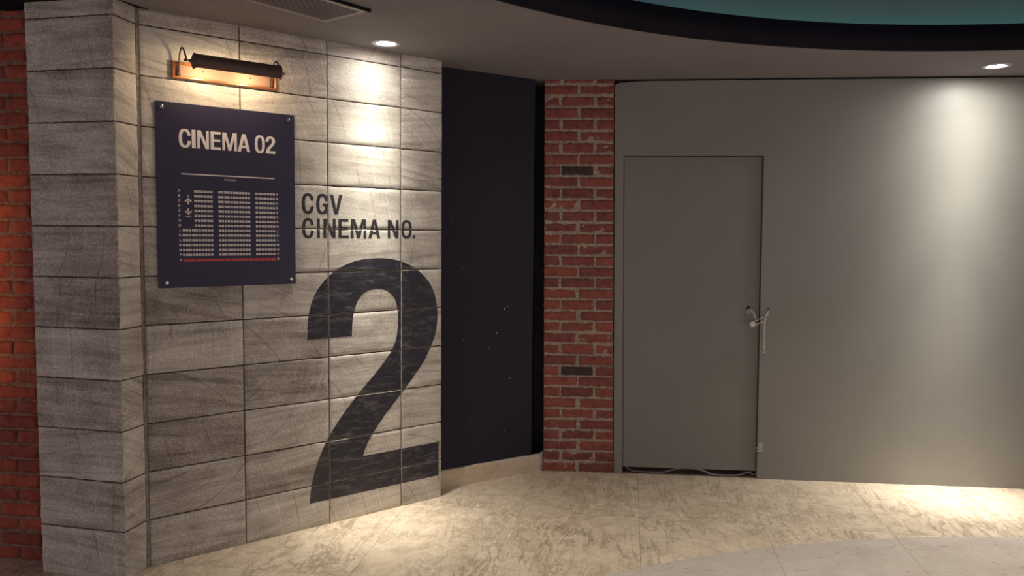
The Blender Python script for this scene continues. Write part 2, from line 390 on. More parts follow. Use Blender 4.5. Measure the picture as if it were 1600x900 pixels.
def place(ch, u0, u1, z0, z1):
    if ch == '2':
        o = two_outline(); a = .7873; b = 1.601; c = .1318; d = 1.412
        return [[(u0 + (x - a) / (b - a) * (u1 - u0), z0 + (y - c) / (d - c) * (z1 - z0)) for x, y in o]]
    w, cs = glyph(ch)
    return [[(u0 + x / w * (u1 - u0), z0 + y * (z1 - z0)) for x, y in c] for c in cs]
def fill2d(bm, contours):
    pts = [Vector((x, y, 0)) for c in contours for x, y in c]
    tris = tessellate_polygon([[Vector((x, y, 0)) for x, y in c] for c in contours])
    vs = [bm.verts.new(p) for p in pts]
    for t in tris:
        try: bm.faces.new([vs[i] for i in t])
        except ValueError: pass
def flat_print(name, shapes, P, off, m, parent, thick=.0004):
    bm = bmesh.new()
    for cs in shapes: fill2d(bm, cs)
    ex = bmesh.ops.extrude_face_region(bm, geom=bm.faces[:])
    for v in ex['geom']:
        if isinstance(v, bmesh.types.BMVert): v.co.z = thick
    for v in bm.verts: v.co = P(v.co.x, off + v.co.z, v.co.y)
    return link(name, bm, m, parent)

# ------------------------------------------------------------------ stone slabs
ROWS = [0, .223, .446, .671, .897, 1.121, 1.345, 1.568, 1.790, 2.013, 2.236, 2.457, H + .004]
def tile_h(seed, lu, lz, w, h, amp):
    b = amp * (noise.noise(Vector((lu * 6, lz * 11, seed * 7.3))) * 1.3 + .5 * noise.noise(Vector((lu * 22, lz * 30, seed * 3.1))))
    rnd = random.Random(seed); b += rnd.uniform(-.0010, .0010) + (lu / w - .5) * rnd.uniform(-.002, .002) + (lz / h - .5) * rnd.uniform(-.0015, .0015)
    e = min(lu, w - lu, lz, h - lz); b -= .0022 * max(0, 1 - e / .0045) ** 1.5
    return b
def tile_lines(w, cell=.016):
    n = max(2, int(w / cell)); return [0, .0015, .0045] + [.0045 + (w - .009) * i / n for i in range(1, n)] + [w - .0045, w - .0015, w]
def slab(bm, P, u0, u1, z0, z1, seed, tone, amp=.0016, depth=.03, rot=0., ragged=.0014):
    luv = bm.verts.layers.float_vector['tile_uv']; lt = bm.verts.layers.float['tone']
    w, h = u1 - u0, z1 - z0; US, ZS = tile_lines(w), tile_lines(h); grid = []
    rnd = random.Random(seed * 13 + 5); ox, oy, oz = rnd.uniform(-.6, .9), rnd.uniform(-.5, .9), rnd.uniform(0, 40)
    cr, sr = math.cos(rot), math.sin(rot)
    def V(lu, lz, off, du=0, dz=0):
        v = bm.verts.new(P(u0 + lu + du, off, z0 + lz + dz))
        v[luv] = (lu * cr - lz * sr + ox, lu * sr + lz * cr + oy, oz); v[lt] = tone; return v
    for i, lu in enumerate(US):
        row = []
        for j, lz in enumerate(ZS):
            du = dz = 0
            if i in (0, len(US) - 1): du = ragged * noise.noise(Vector((lz * 40, seed, i)))
            if j in (0, len(ZS) - 1): dz = ragged * noise.noise(Vector((lu * 40, seed, j + 9)))
            row.append(V(lu, lz, tile_h(seed, lu, lz, w, h, amp), du, dz))
        grid.append(row)
    for i in range(len(US) - 1):
        for j in range(len(ZS) - 1): bm.faces.new((grid[i][j], grid[i + 1][j], grid[i + 1][j + 1], grid[i][j + 1])).smooth = True
    # sides back to the bed
    loop = [grid[i][0] for i in range(len(US))] + [grid[-1][j] for j in range(1, len(ZS))] + [grid[i][-1] for i in range(len(US) - 2, -1, -1)] + [grid[0][j] for j in range(len(ZS) - 2, 0, -1)]
    idx = [(US[i], 0) for i in range(len(US))] + [(w, ZS[j]) for j in range(1, len(ZS))] + [(US[i], h) for i in range(len(US) - 2, -1, -1)] + [(0, ZS[j]) for j in range(len(ZS) - 2, 0, -1)]
    back = [V(a, b, -depth) for a, b in idx]
    n = len(loop)
    for k in range(n): bm.faces.new((loop[k], back[k], back[(k + 1) % n], loop[(k + 1) % n]))
def new_slab_bm():
    bm = bmesh.new(); bm.verts.layers.float_vector.new('tile_uv'); bm.verts.layers.float.new('tone'); return bm
G_ = .0029      # half joint
UC = [0.006, .455, .907, 1.347, SL + .0022]
T = [[.58, .64, .92, .80, .36, .78, .50, .28, .14, .08, .12, .50],
     [.42, .62, .45, .72, .62, .30, .30, .25, .15, .20, .48, .55],
     [.35, .40, .28, .30, .18, .25, .12, .15, .10, .12, .12, .35],
     [.35, .38, .30, .22, .20, .20, .22, .10, .30, .30, .25, .30]]
bm = new_slab_bm(); tiles = []
for c in range(4):
    for r in range(12):
        u0, u1, z0, z1 = UC[c] + G_, UC[c + 1] - G_, ROWS[r] + (G_ if r else 0), ROWS[r + 1] - (G_ if r < 11 else 0)
        seed = c * 12 + r + 1; rr = random.Random(seed * 3)
        slab(bm, SW, u0, u1, z0, z1, seed, T[c][r] + rr.uniform(-.05, .05), rot=rr.choice([-.05, .04, .10, -.10, .02, .16]))
        tiles.append((u0, u1, z0, z1, seed))
wall = link('wall_left', bm, M['stone'], origin=(*C_, 0)); tag(wall, kind='structure')
bm = bmesh.new(); bx(bm, SW, (0, -.140, 0), (SL, -.006, H)); bx(bm, SW, (SL - .004, -.135, 0), (SL, -.0055, H))
link('wall_bed', bm, M['joint'], wall)
# right end of the stone wall
def clip_to_tiles(name, shapes, m, parent, lift=.0007, inset=.0012):
    out = new_slab_bm(); luv = out.verts.layers.float_vector['tile_uv']; lt = out.verts.layers.float['tone']
    for (u0, u1, z0, z1, seed) in tiles:
        b = bmesh.new()
        for cs in shapes:
            xs = [p[0] for p in cs[0]]; ys = [p[1] for p in cs[0]]
            if max(xs) < u0 or min(xs) > u1 or max(ys) < z0 or min(ys) > z1: continue
            fill2d(b, cs)
        if not b.faces: b.free(); continue
        for co, no in (((u0 + inset, 0, 0), (-1, 0, 0)), ((u1 - inset, 0, 0), (1, 0, 0)), ((0, z0 + inset, 0), (0, -1, 0)), ((0, z1 - inset, 0), (0, 1, 0))):
            bmesh.ops.bisect_plane(b, geom=b.verts[:] + b.edges[:] + b.faces[:], plane_co=co, plane_no=no, clear_outer=True)
        if not b.faces: b.free(); continue
        w, h = u1 - u0, z1 - z0
        xs = [v.co.x for v in b.verts]; ys = [v.co.y for v in b.verts]
        for lu in tile_lines(w):
            if min(xs) < u0 + lu < max(xs): bmesh.ops.bisect_plane(b, geom=b.verts[:] + b.edges[:] + b.faces[:], plane_co=(u0 + lu, 0, 0), plane_no=(1, 0, 0))
        for lz in tile_lines(h):
            if min(ys) < z0 + lz < max(ys): bmesh.ops.bisect_plane(b, geom=b.verts[:] + b.edges[:] + b.faces[:], plane_co=(0, z0 + lz, 0), plane_no=(0, 1, 0))
        rnd = random.Random(seed * 13 + 5); ox, oy, oz = rnd.uniform(-.6, .9), rnd.uniform(-.5, .9), rnd.uniform(0, 40)
        mp = {}
        for v in b.verts:
            lu, lz = v.co.x - u0, v.co.y - z0
            nv = out.verts.new(SW(v.co.x, tile_h(seed, lu, lz, w, h, .0016) + lift, v.co.y)); nv[luv] = (lu + ox, lz + oy, oz); nv[lt] = .3; mp[v] = nv
        for f in b.faces: out.faces.new([mp[v] for v in f.verts]).smooth = True
        b.free()
    return link(name, out, m, parent)
tag(clip_to_tiles('painted_numeral', [place('2', .7873, 1.601, .1318, 1.412)], M['numeral'], wall), label='huge black numeral 2 painted across the stone slabs')
R1, R2 = (1.6445, 1.7465), (1.5205, 1.6205)
cgv = [place('C', .7621, .8283, *R1), place('G', .8415, .9085, *R1), place('V', .9178, .9896, *R1)]
tag(clip_to_tiles('painted_lettering', cgv, M['lettering'], wall), label='black painted letters CGV')
no = [place(*a) for a in (('C', .7631, .8285, *R2), ('I', .8453, .8608, *R2), ('N', .8805, .9497, *R2), ('E', .9657, 1.0251, *R2), ('M', 1.0377, 1.1292, *R2), ('A', 1.1427, 1.2162, *R2), ('N', 1.2625, 1.331, *R2), ('O', 1.3474, 1.4165, *R2), ('.', 1.4244, 1.4402, 1.5205, 1.5365))]
tag(clip_to_tiles('painted_lettering', no, M['lettering'], wall), label='black painted words CINEMA NO.')

# stone pillar: camera side, chamfer-like side towards the wall, back side
pil = thing('stone_pillar', 'square sandstone-clad pillar at the left end of the stone wall, in front of the brick passage', 'pillar', (-1.9, 3.45, 0))
bm = new_slab_bm()
TP = [.50, .55, .55, .80, .42, .88, .85, .72, .55, .62, .60, .55]
TC = [.55, .45, .30, .50, .45, .35, .25, .15, .10, .12, .25, .45]
for r in range(12):
    z0, z1 = ROWS[r] + (G_ if r else 0), ROWS[r + 1] - (G_ if r < 11 else 0)
    slab(bm, PW, .001, PL - .001, z0, z1, 100 + r, TP[r], amp=.0028, depth=.011, rot=random.Random(r).choice([-.05, .04, .0, .09]), ragged=.004)
    slab(bm, CW, .0035, CL - .010, z0, z1, 120 + r, TC[r], amp=.0022, depth=.009, rot=random.Random(r + 9).choice([-.12, .2, .1, .5]), ragged=.002)
link('stone_cladding', bm, M['stone'], pil)
bm = bmesh.new()
# core body following the faces, set back in the joints
pts = [PW(.006, -.005, 0), PW(PL - .006, -.005, 0), CW(CL, -.005, 0), SW(.004, -.012, 0), SW(.004, -.14, 0), Vector((-1.98, 3.80, 0)), Vector((-2.09, 3.56, 0))]
lo = [bm.verts.new(p) for p in pts]; hi = [bm.verts.new((p.x, p.y, H)) for p in pts]; n = len(pts)
for i in range(n): bm.faces.new((lo[i], lo[(i + 1) % n], hi[(i + 1) % n], hi[i]))
bm.faces.new(lo[::-1]); bm.faces.new(hi)
link('pillar_core', bm, M['joint'], pil)
bm = bmesh.new(); bx(bm, CW, (CL - .0085, -.010, 0), (CL + .001, -.0005, H)); bx(bm, SW, (0, -.01, 0), (.0075, -.0012, H)); link('corner_joint', bm, M['joint_light'], pil)

# ------------------------------------------------------------------ bricks
def brick(bm, P, u0, u1, z0, z1, seed, tone, proud=0, depth=.05, amp=.0034, cell=.014):
    lt = bm.verts.layers.float['tone']; w, h = u1 - u0, z1 - z0
    nu = max(3, int(w / cell)); nz = 4
    us = [0, .006] + [.006 + (w - .012) * i / nu for i in range(1, nu)] + [w - .006, w]; zs = [0, .007] + [.007 + (h - .014) * i / nz for i in range(1, nz)] + [h - .007, h]
    g = []
    for i, lu in enumerate(us):
        row = []
        for j, lz in enumerate(zs):
            e = min(lu, w - lu, lz, h - lz)
            off = proud + amp * 1.6 * noise.noise(Vector((lu * 25, lz * 30, seed * 2.7))) - .006 * max(0, 1 - e / .006)
            du = amp * noise.noise(Vector((lz * 50, seed, 1 + i))) * 1.4 if i in (0, len(us) - 1) else 0
            dz = amp * noise.noise(Vector((lu * 35, seed, 5 + j))) * 1.6 if j in (0, len(zs) - 1) else 0
            v = bm.verts.new(P(u0 + lu + du, off, z0 + lz + dz)); v[lt] = tone; row.append(v)
        g.append(row)
    for i in range(len(us) - 1):
        for j in range(len(zs) - 1): bm.faces.new((g[i][j], g[i + 1][j], g[i + 1][j + 1], g[i][j + 1])).smooth = True
    nU, nZ = len(us), len(zs)
    loop = [g[i][0] for i in range(nU)] + [g[-1][j] for j in range(1, nZ)] + [g[i][-1] for i in range(nU - 2, -1, -1)] + [g[0][j] for j in range(nZ - 2, 0, -1)]
    back = []
    for v in loop:
        k = bm.verts.new(v.co); k[lt] = tone; back.append(k)
    nrm = (P(0, 1, 1) - P(0, 0, 1))
    for k in back: k.co -= nrm * depth
    for k in range(len(loop)): bm.faces.new((loop[k], back[k], back[(k + 1) % len(loop)], loop[(k + 1) % len(loop)]))
ZC = [.0340, .1063, .1775, .2462, .3170, .3864, .4572, .5286, .6000, .667, .7360, .809, .8839, .9546, 1.026, 1.0972, 1.1683, 1.2392, 1.3101, 1.3808, 1.4513, 1.5217, 1.5929, 1.6663, 1.7396, 1.8127, 1.8857, 1.9565, 2.0262, 2.0988, 2.1733, 2.2456, 2.3187, 2.3927, 2.4636, 2.528]
col = thing('brick_column', 'red brick column with thick mortar joints between the black wall and the grey wall', 'column', (.43, 5.10, 0))
bm = bmesh.new(); bm.verts.layers.float.new('tone'); rnd = random.Random(4)
for k, zc in enumerate(ZC):
    lo_ = 0.004 if k == 0 else (ZC[k - 1] + zc) / 2 + .0072; hi_ = H + .002 if k == 35 else (ZC[k + 1] + zc) / 2 - .0072
    j = lambda: rnd.uniform(-.005, .005)
    cuts = [(0, .210 + j()), (.232 + j(), BL)] if k % 2 == 0 else [(0, .098 + j()), (.116 + j(), .318 + j()), (.336 + j(), BL)]
    for n_, (a, b) in enumerate(cuts):
        tone = rnd.uniform(.0, .75)
        if (k in (9, 27) and n_ == 1): tone = 1.0
        if (k in (3, 0, 1, 25, 7) and n_ == 1) or k == 1: tone = .88
        brick(bm, BW, a, b, lo_, hi_, k * 7 + n_ + 1, tone, rnd.uniform(-.004, .005))
link('brickwork', bm, M['brick'], col)
bm = bmesh.new()
NZ = 180; NU = 16      # rough mortar bed
g = [[bm.verts.new(BW(.003 + (BL - .006) * i / NU, -.0062 + .004 * noise.noise(Vector((i * 1.3, q * .55, 2))), H * q / NZ)) for q in range(NZ + 1)] for i in range(NU + 1)]
for i in range(NU):
    for q in range(NZ): bm.faces.new((g[i][q], g[i + 1][q], g[i + 1][q + 1], g[i][q + 1]))
bx(bm, BW, (.004, -.22, 0), (BL - .002, -.014, H))
link('mortar', bm, M['mortar'], col)

# passage brick wall, far left behind the pillar
KW, _, _, _ = frame_of((-3.60, 3.812), (-2.02, 3.572))
bm = bmesh.new(); bm.verts.layers.float.new('tone'); rnd = random.Random(11)
k = 0; z = .004
while z < H:
    zt = min(z + .0695 - .011, H)
    off = 0 if k % 2 else .108
    u = -1.816 + off + rnd.uniform(-.004, .004)
    while u < 1.60:
        a, b = u, min(1.595, u + .205)
        if b - a > .02: brick(bm, KW, a, b, z, zt, k * 31 + int((u + 2) * 10), rnd.uniform(0, .9), rnd.uniform(-.003, .003), depth=.03, cell=.014 if b > .9 else .05)
        u += .217
    z += .0695; k += 1
wk = link('wall_back', bm, M['brick2'], origin=(-2.8, 3.7, 0)); tag(wk, kind='structure')
bm = bmesh.new(); bx(bm, KW, (-1.83, -.12, 0), (1.6, -.005, H)); link('mortar_bed', bm, M['mortar2'], wk)

# ------------------------------------------------------------------ black alcove wall, its skirting
NW, _, _, NL = frame_of((-.50, 4.672), (.135, 5.080))
bm = bmesh.new(); bx(bm, NW, (-.06, -.12, 0), (NL, 0, H))
# recess between the black wall and the column
p = [(.135, 5.080), (.150, 5.30), (.34, 5.30), (.34, 5.36), (.09, 5.36), (.07, 5.10)]
lo = [bm.verts.new((x, y, 0)) for x, y in p]; hi = [bm.verts.new((x, y, H)) for x, y in p]
for i in range(6): bm.faces.new((lo[i], lo[(i + 1) % 6], hi[(i + 1) % 6], hi[i]))
bm.faces.new(hi); bm.faces.new(lo)
wb = link('wall_alcove', bm, M['navy'], origin=(-.1, 4.95, 0)); tag(wb, kind='structure')
bm = bmesh.new(); rnd = random.Random(2)
CH = [(.161, 1.339, .0022), (.346, 1.085, .002), (.463, 1.078, .005), (.490, 1.091, .0024), (.419, 1.029, .0028), (.407, .928, .0045), (.171, .903, .004), (.404, .859, .002), (.352, .84, .003), (.51, .633, .003), (.252, .584, .0024), (.23, .567, .002), (.09, 1.62, .002), (.30, 1.72, .0016), (.47, .30, .003), (.33, .36, .002), (.12, .31, .003), (.43, 1.40, .0016), (.22, .42, .002)]
for (u, z, r) in CH:
    u += .075; q = [(u + r * rnd.uniform(.6, 1.1) * math.cos(a * PI / 3.5), z + r * rnd.uniform(.8, 1.7) * math.sin(a * PI / 3.5)) for a in range(7)]
    vs = [bm.verts.new(NW(a, .0008, b)) for a, b in q]; c = bm.verts.new(NW(u, .0016, z))
    for i in range(7): bm.faces.new((vs[i], vs[(i + 1) % 7], c))
link('paint_chips', bm, M['chip'], wb)
SK, _, _, SKL = frame_of((-.500, 4.6487), (.208, 5.102))
bm = new_slab_bm(); luv = bm.verts.layers.float_vector['tile_uv']; lt = bm.verts.layers.float['tone']
nn = 44
prof = [(.0, 0.), (.0, .104), (-.0015, .110), (-.016, .112), (-.022, .112), (-.022, 0)]
rings = []
for i in range(nn + 1):
    u = .02 + (SKL - .025) * i / nn; row = []
    for (o, z) in prof:
        dz = (.0035 * noise.noise(Vector((u * 18, o * 50, 3))) if z > .1 else 0)
        v = bm.verts.new(SK(u, o, z + dz)); v[luv] = (u + 7, z + 3, o); v[lt] = .9; row.append(v)
    rings.append(row)
for a, b in zip(rings, rings[1:]):
    for q in range(6): bm.faces.new((a[q], b[q], b[(q + 1) % 6], a[(q + 1) % 6]))
bm.faces.new(rings[0]); bm.faces.new(rings[-1][::-1])
bb = link('baseboard_alcove', bm, M['skirting'], origin=(-.1, 4.9, 0)); tag(bb, kind='structure')
bm = bmesh.new()   # crumbling plaster at the end of the skirting
g = [[bm.verts.new(SK(SKL - .016 + .022 * i / 5, .000 + .006 * noise.noise(Vector((i * .9, q * .8, 1))), .008 + .118 * q / 14 + (.012 * noise.noise(Vector((i * 2., 4, 4))) if q == 14 else 0))) for q in range(15)] for i in range(6)]
bk = [[bm.verts.new(v.co + Vector((.012, .02, 0))) for v in r_] for r_ in g]
for i in range(5):
    for q in range(14): bm.faces.new((g[i][q], g[i + 1][q], g[i + 1][q + 1], g[i][q + 1]))
for q in range(14):
    bm.faces.new((g[0][q], g[0][q + 1], bk[0][q + 1], bk[0][q])); bm.faces.new((g[5][q], bk[5][q], bk[5][q + 1], g[5][q + 1]))
for i in range(5): bm.faces.new((g[i][14], g[i + 1][14], bk[i + 1][14], bk[i][14]))
link('plaster_patch', bm, M['plaster'], bb)

# ------------------------------------------------------------------ grey wall with the door
DL, DR, DT = .0635, .9190, 2.046
def circle2(cx_, cz, r, n=14): return [(cx_ + r * math.cos(2 * PI * i / n), cz + r * math.sin(2 * PI * i / n)) for i in range(n)]
def plate(bm, P, contours, o0, o1, sub=None):
    """a slab with holes between offsets o0 (back) and o1 (front)"""
    pts = [p for c in contours for p in c]; tris = tessellate_polygon([[Vector((x, y, 0)) for x, y in c] for c in contours])
    fr = [bm.verts.new(P(x, o1, y)) for x, y in pts]; bk = [bm.verts.new(P(x, o0, y)) for x, y in pts]
    for t in tris:
        try: bm.faces.new([fr[i] for i in t]); bm.faces.new([bk[i] for i in reversed(t)])
        except ValueError: pass
    s = 0
    for c in contours:
        n = len(c)
        for i in range(n): bm.faces.new((fr[s + i], fr[s + (i + 1) % n], bk[s + (i + 1) % n], bk[s + i]))
        s += n
EXT = 3.6
bm = bmesh.new()
topz = [(EXT, H - .012)] + [(EXT - .09 * i, H - .012 + .004 * noise.noise(Vector((i * .7, 1, 1)))) for i in range(1, 39)] + [(.030, H - .022), (.004, H - .035)]
plate(bm, GW, [[(.004, 0), (.0165, 0), (.0165, .004), (.052, .004), (DL - .003, .0), (DL - .003, DT + .003), (DR + .003, DT + .003), (DR + .003, .0), (EXT, 0)] + topz, circle2(.969, 1.088, .0105)], -.055, 0)
wg = link('wall_right', bm, M['grey'], origin=(1.9, 4.95, 0)); tag(wg, kind='structure')
bm = bmesh.new(); bx(bm, GW, (.968 - .03, -.075, 1.05), (.968 + .03, -.056, 1.13)); bx(bm, GW, (.0, -.6, 0), (EXT, -.58, H)); bx(bm, GW, (.0, -.6, H - .03), (EXT, -.056, H - .005))
bx(bm, GW, (-.02, -.59, 0), (0.0, -.03, H))
link('wall_cavity', bm, M['black'], wg)
bm = bmesh.new(); bx(bm, GW, (.016, -.01, .0), (.056, .006, .118)); bx(bm, GW, (.016, -.01, .121), (.056, .003, .128)); link('frame_base', bm, M['grey'], wg)
# bent keeper plate low on the wall right of the door
bm = bmesh.new(); bx(bm, GW, (.926, 0, .185), (.953, .004, .235)); bx(bm, GW, (.930, .004, .192), (.947, .0055, .230)); bx(bm, GW, (.914, .002, .180), (.955, .016, .187))
bx(bm, GW, (.912, 0.0, .198), (.922, .010, .204))
bmesh.ops.bevel(bm, geom=bm.edges[:], offset=.0012, segments=2, affect='EDGES')
tag(link('keeper_plate', bm, plain('keeper_metal', (.42, .39, .36), .4), wg), label='small bent keeper plate painted over in grey')
# skim edge strip along the left of the door and a thin hairline frame
door_root = bpy.data.objects.new('door_1', None); COL.objects.link(door_root); door_root.location = (1.1, 5.02, 0); tag(door_root, kind='structure')
def DW(u, off, z):      # the leaf is pushed in on its right side
    t = (u - DL) / (DR - DL); return GW(u, off - .0015 - .027 * max(0, t), z)
bm = bmesh.new()
zb0, zb1 = .048, .043
plate(bm, DW, [[(DL + .001, zb0), (DR - .001, zb1), (DR - .001, DT - .002), (DL + .001, DT - .001)], circle2(.8535, 1.094, .0125)], -.038, 0)
leaf = link('door_leaf', bm, M['door'], door_root)
bm = bmesh.new(); bx(bm, DW, (.82, -.06, 1.06), (.885, -.039, 1.13)); link('hole_backing', bm, M['black'], door_root)
bm = bmesh.new(); bx(bm, GW, (DR + .0005, -.15, 0), (DR + .0028, -.050, DT)); link('door_jamb', bm, M['black'], door_root)

# cable lying in the gap under the door
bm = bmesh.new()
pc = [(.070, .062), (.084, .044), (.110, .022), (.151, .012), (.233, .010), (.315, .012), (.36, .024), (.396, .036), (.45, .046), (.498, .048), (.545, .044), (.579, .036), (.630, .016), (.681, .0085), (.782, .0080), (.82, .014), (.861, .030), (.885, .030), (.905, .020), (.930, .018)]
tube(bm, smooth_path([GW(u, -.022 - .006 * math.sin(u * 9), z) for u, z in pc], 6), .0065, 10)
tag(link('cable', bm, M['cable'], smooth=True, origin=(1.05, 5.0, 0)), 'grey cable snaking through the gap under the grey door', 'cable')

# ------------------------------------------------------------------ chain and padlock
def link_path(c, t, s, a, b):
    """rounded link: centre, long direction, side direction"""
    pts = []
    for i in range(20):
        q = 2 * PI * i / 20; pts.append(Vector(c) + Vector(t) * a * math.copysign(abs(math.cos(q)) ** .8, math.cos(q)) + Vector(s) * b * math.sin(q))
    return pts
chain = thing('chain', 'thin steel chain threaded through the holes of grey door and wall, end hanging down', 'chain', tuple(GW(.95, .02, 1.0)))
path = []
def chain_run(pts, pitch=.0150):
    P = smooth_path(pts, 12); acc = 0; out = [P[0]]
    for a, b in zip(P, P[1:]):
        acc += (b - a).length
        if acc >= pitch: out.append(b); acc = 0
    for i in range(len(out) - 1):
        c = (out[i] + out[i + 1]) / 2; t = (out[i + 1] - out[i]).normalized()
        s = t.cross(gn); s.normalize(); w = t.cross(s)
        sv = s if i % 2 else w
        bm = bmesh.new(); tube(bm, link_path(c, t, sv, .0098, .0052), .0019, 6, close=True); link('link', bm, M['old_steel'], chain, smooth=True)
# from the wall hole to the shackle, then hanging
chain_run([GW(.969, -.02, 1.088), GW(.968, .008, 1.082), GW(.960, .016, 1.062), GW(.947, .020, 1.045), GW(.943, .021, 1.030)])
chain_run([GW(.943, .023, 1.035), GW(.9445, .018, 1.0), GW(.9455, .014, .95), GW(.946, .014, .88), GW(.944, .013, .80)])
chain_run([DW(.8535, -.02, 1.094), DW(.858, .012, 1.088), DW(.872, .034, 1.070), DW(.885, .050, 1.040), DW(.890, .056, 1.022)])
chain_run([DW(.852, -.01, 1.088), DW(.846, .018, 1.076), DW(.848, .022, 1.060)])
pad = thing('padlock', 'small rectangular padlock lying aslant on the chain between grey door and wall', 'padlock', tuple(DW(.868, .06, .99)))
ax = (GW(.945, .020, 1.036) - DW(.868, .056, 1.000)); ax.normalize(); sd2 = ax.cross(gn); sd2.normalize()
if sd2.z < 0: sd2 = -sd2
nv_ = ax.cross(sd2); c0 = DW(.868, .058, .998)
bm = bmesh.new()
def PB(x, y, z): return c0 + ax * x + nv_ * y + sd2 * z
bx(bm, PB, (-.017, -.008, -.0165), (.015, .008, .0165)); bmesh.ops.bevel(bm, geom=bm.edges[:], offset=.003, segments=3, affect='EDGES')
link('body', bm, M['brass'], pad, smooth=False)
bm = bmesh.new(); sp = [PB(.012, 0, -.0115), PB(.075, 0, -.0115), PB(.084, 0, -.009), PB(.089, 0, 0), PB(.084, 0, .009), PB(.075, 0, .0115), PB(.012, 0, .0115)]
tube(bm, smooth_path(sp, 6), .0026, 10); link('shackle', bm, M['steel'], pad, smooth=True)

# ------------------------------------------------------------------ ceiling, recess, cove
HC, HR = (2.063, 1.082), 3.12; NS = 128
circ = [(HC[0] + HR * math.cos(2 * PI * i / NS), HC[1] + HR * math.sin(2 * PI * i / NS)) for i in range(NS)]
bm = bmesh.new()
outer = [(-1.70, -5), (9, -5), (9, 6.2), (-1.62, 6.2), (-1.62, 3.56), (-1.70, 3.38)]
cf2 = lambda u, off, z: Vector((u, z, off))
plate(bm, cf2, [outer, circ], H + .05, H)
ce = link('ceiling', bm, M['ceil'], origin=(0, 0, H)); tag(ce, kind='structure')
bm = bmesh.new(); plate(bm, cf2, [[(-5.5, -5), (-1.70, -5), (-1.70, 3.38), (-1.62, 3.56), (-1.62, 6.2), (-5.5, 6.2)]], H + .05, H)  # left part of the ceiling, darker in colour than the rest
link('ceiling_left_dark', bm, M['ceil_dark'], ce)
def ring(bm, r0, r1, z0, z1, n=NS):
    v = [[bm.verts.new((HC[0] + r * math.cos(2 * PI * i / n), HC[1] + r * math.sin(2 * PI * i / n), z)) for i in range(n)] for r, z in ((r0, z0), (r1, z0), (r1, z1), (r0, z1))]
    for a in range(4):
        A, B = v[a], v[(a + 1) % 4]
        for i in range(n): bm.faces.new((A[i], A[(i + 1) % n], B[(i + 1) % n], B[i])).smooth = True
bm = bmesh.new(); ring(bm, HR - .004, HR + .02, H - .003, H + .128)
link('fascia', bm, M['fascia'], ce)
bm = bmesh.new(); ring(bm, HR + .34, HR + .36, H + .05, H + .92)
vs = [bm.verts.new((HC[0] + (HR + .35) * math.cos(2 * PI * i / NS), HC[1] + (HR + .35) * math.sin(2 * PI * i / NS), H + .90)) for i in range(NS)]; bm.faces.new(vs)
vs2 = [bm.verts.new(v.co + Vector((0, 0, .03))) for v in vs]; bm.faces.new(vs2)
link('cove', bm, M['cove'], ce)
def arc_strip(name, a0, a1, m, r=HR + .285):
    bm = bmesh.new(); pts = [(HC[0] + r * math.cos(math.radians(a0 + (a1 - a0) * i / 60)), HC[1] + r * math.sin(math.radians(a0 + (a1 - a0) * i / 60)), H + .10) for i in range(61)]
    tube(bm, pts, .010, 6); return link(name, bm, m, ce)
arc_strip('led_strip', 112, 430, M['led']); arc_strip('led_strip', 70, 111.5, M['led_y'])

# ------------------------------------------------------------------ floor
fd = Vector((.146, .989, 0)).normalized(); fx = Vector((fd.y, -fd.x, 0)); FO = Vector((.062, 4.345, 0))
def FP(u, off, z): return FO + fx * u + fd * z + Vector((0, 0, off))
bm = new_slab_bm(); luv = bm.verts.layers.float_vector['tile_uv']; lt = bm.verts.layers.float['tone']; rnd = random.Random(8)
TW = .655
for i in range(-9, 11):
    for j in range(-7, 3):
        u0, u1, z0, z1 = i * TW, (i + 1) * TW, j * .98, (j + 1) * .98; g = .0007
        o = (rnd.uniform(0, 30), rnd.uniform(0, 30), rnd.uniform(0, 30)); tn = rnd.uniform(0, 1)
        if i == -1 or i == -2: tn = .1
        if i in (0, 1): tn = .6
        vs = []
        for (a, b) in ((u0 + g, z0 + g), (u1 - g, z0 + g), (u1 - g, z1 - g), (u0 + g, z1 - g)):
            v = bm.verts.new(FP(a, 0, b)); v[luv] = (a - u0 + o[0], b - z0 + o[1], o[2]); v[lt] = tn; vs.append(v)
        bm.faces.new(vs)
fl = link('floor', bm, M['marble']); tag(fl, kind='structure')
bm = bmesh.new(); bx(bm, cf2, (-6, -.05, -3), (8, -.0012, 6.4)); link('floor_bed', bm, M['floor_joint'], fl)
FC, FR = (2.484, -.369), 4.382
bm = new_slab_bm(); luv = bm.verts.layers.float_vector['tile_uv']; lt = bm.verts.layers.float['tone']
vs = []
for i in range(200):
    a = 2 * PI * i / 200; v = bm.verts.new((FC[0] + FR * math.cos(a), FC[1] + FR * math.sin(a), .0008)); v[luv] = (v.co.x, v.co.y, 0); v[lt] = .5; vs.append(v)
f0 = bm.faces.new(vs)
tb = link('floor_inlay', bm, M['terrazzo'], fl)
bm = bmesh.new()    # joints of the inlay
def inlay_line(p, q, w=.0011):
    p, q = Vector((*p, .0011)), Vector((*q, .0011)); t = (q - p).normalized(); s = Vector((-t.y, t.x, 0)) * w
    bm.faces.new([bm.verts.new(x) for x in (p - s, q - s, q + s, p + s)])
for a in range(1, 6):
    b = FP(a * TW, 0, -2.6); t = FP(a * TW, 0, 0)
    # run from the inlay edge towards the middle
    d = Vector((FC[0], FC[1], 0)); lo_, hi_ = 0, 1
    for _ in range(30):
        m_ = (lo_ + hi_) / 2; x = t.lerp(b, m_)
        if (x - d).length > FR: lo_ = m_
        else: hi_ = m_
    x = t.lerp(b, hi_); inlay_line((x.x, x.y), (b.x, b.y))
link('inlay_joint', bm, M['floor_joint'], fl)

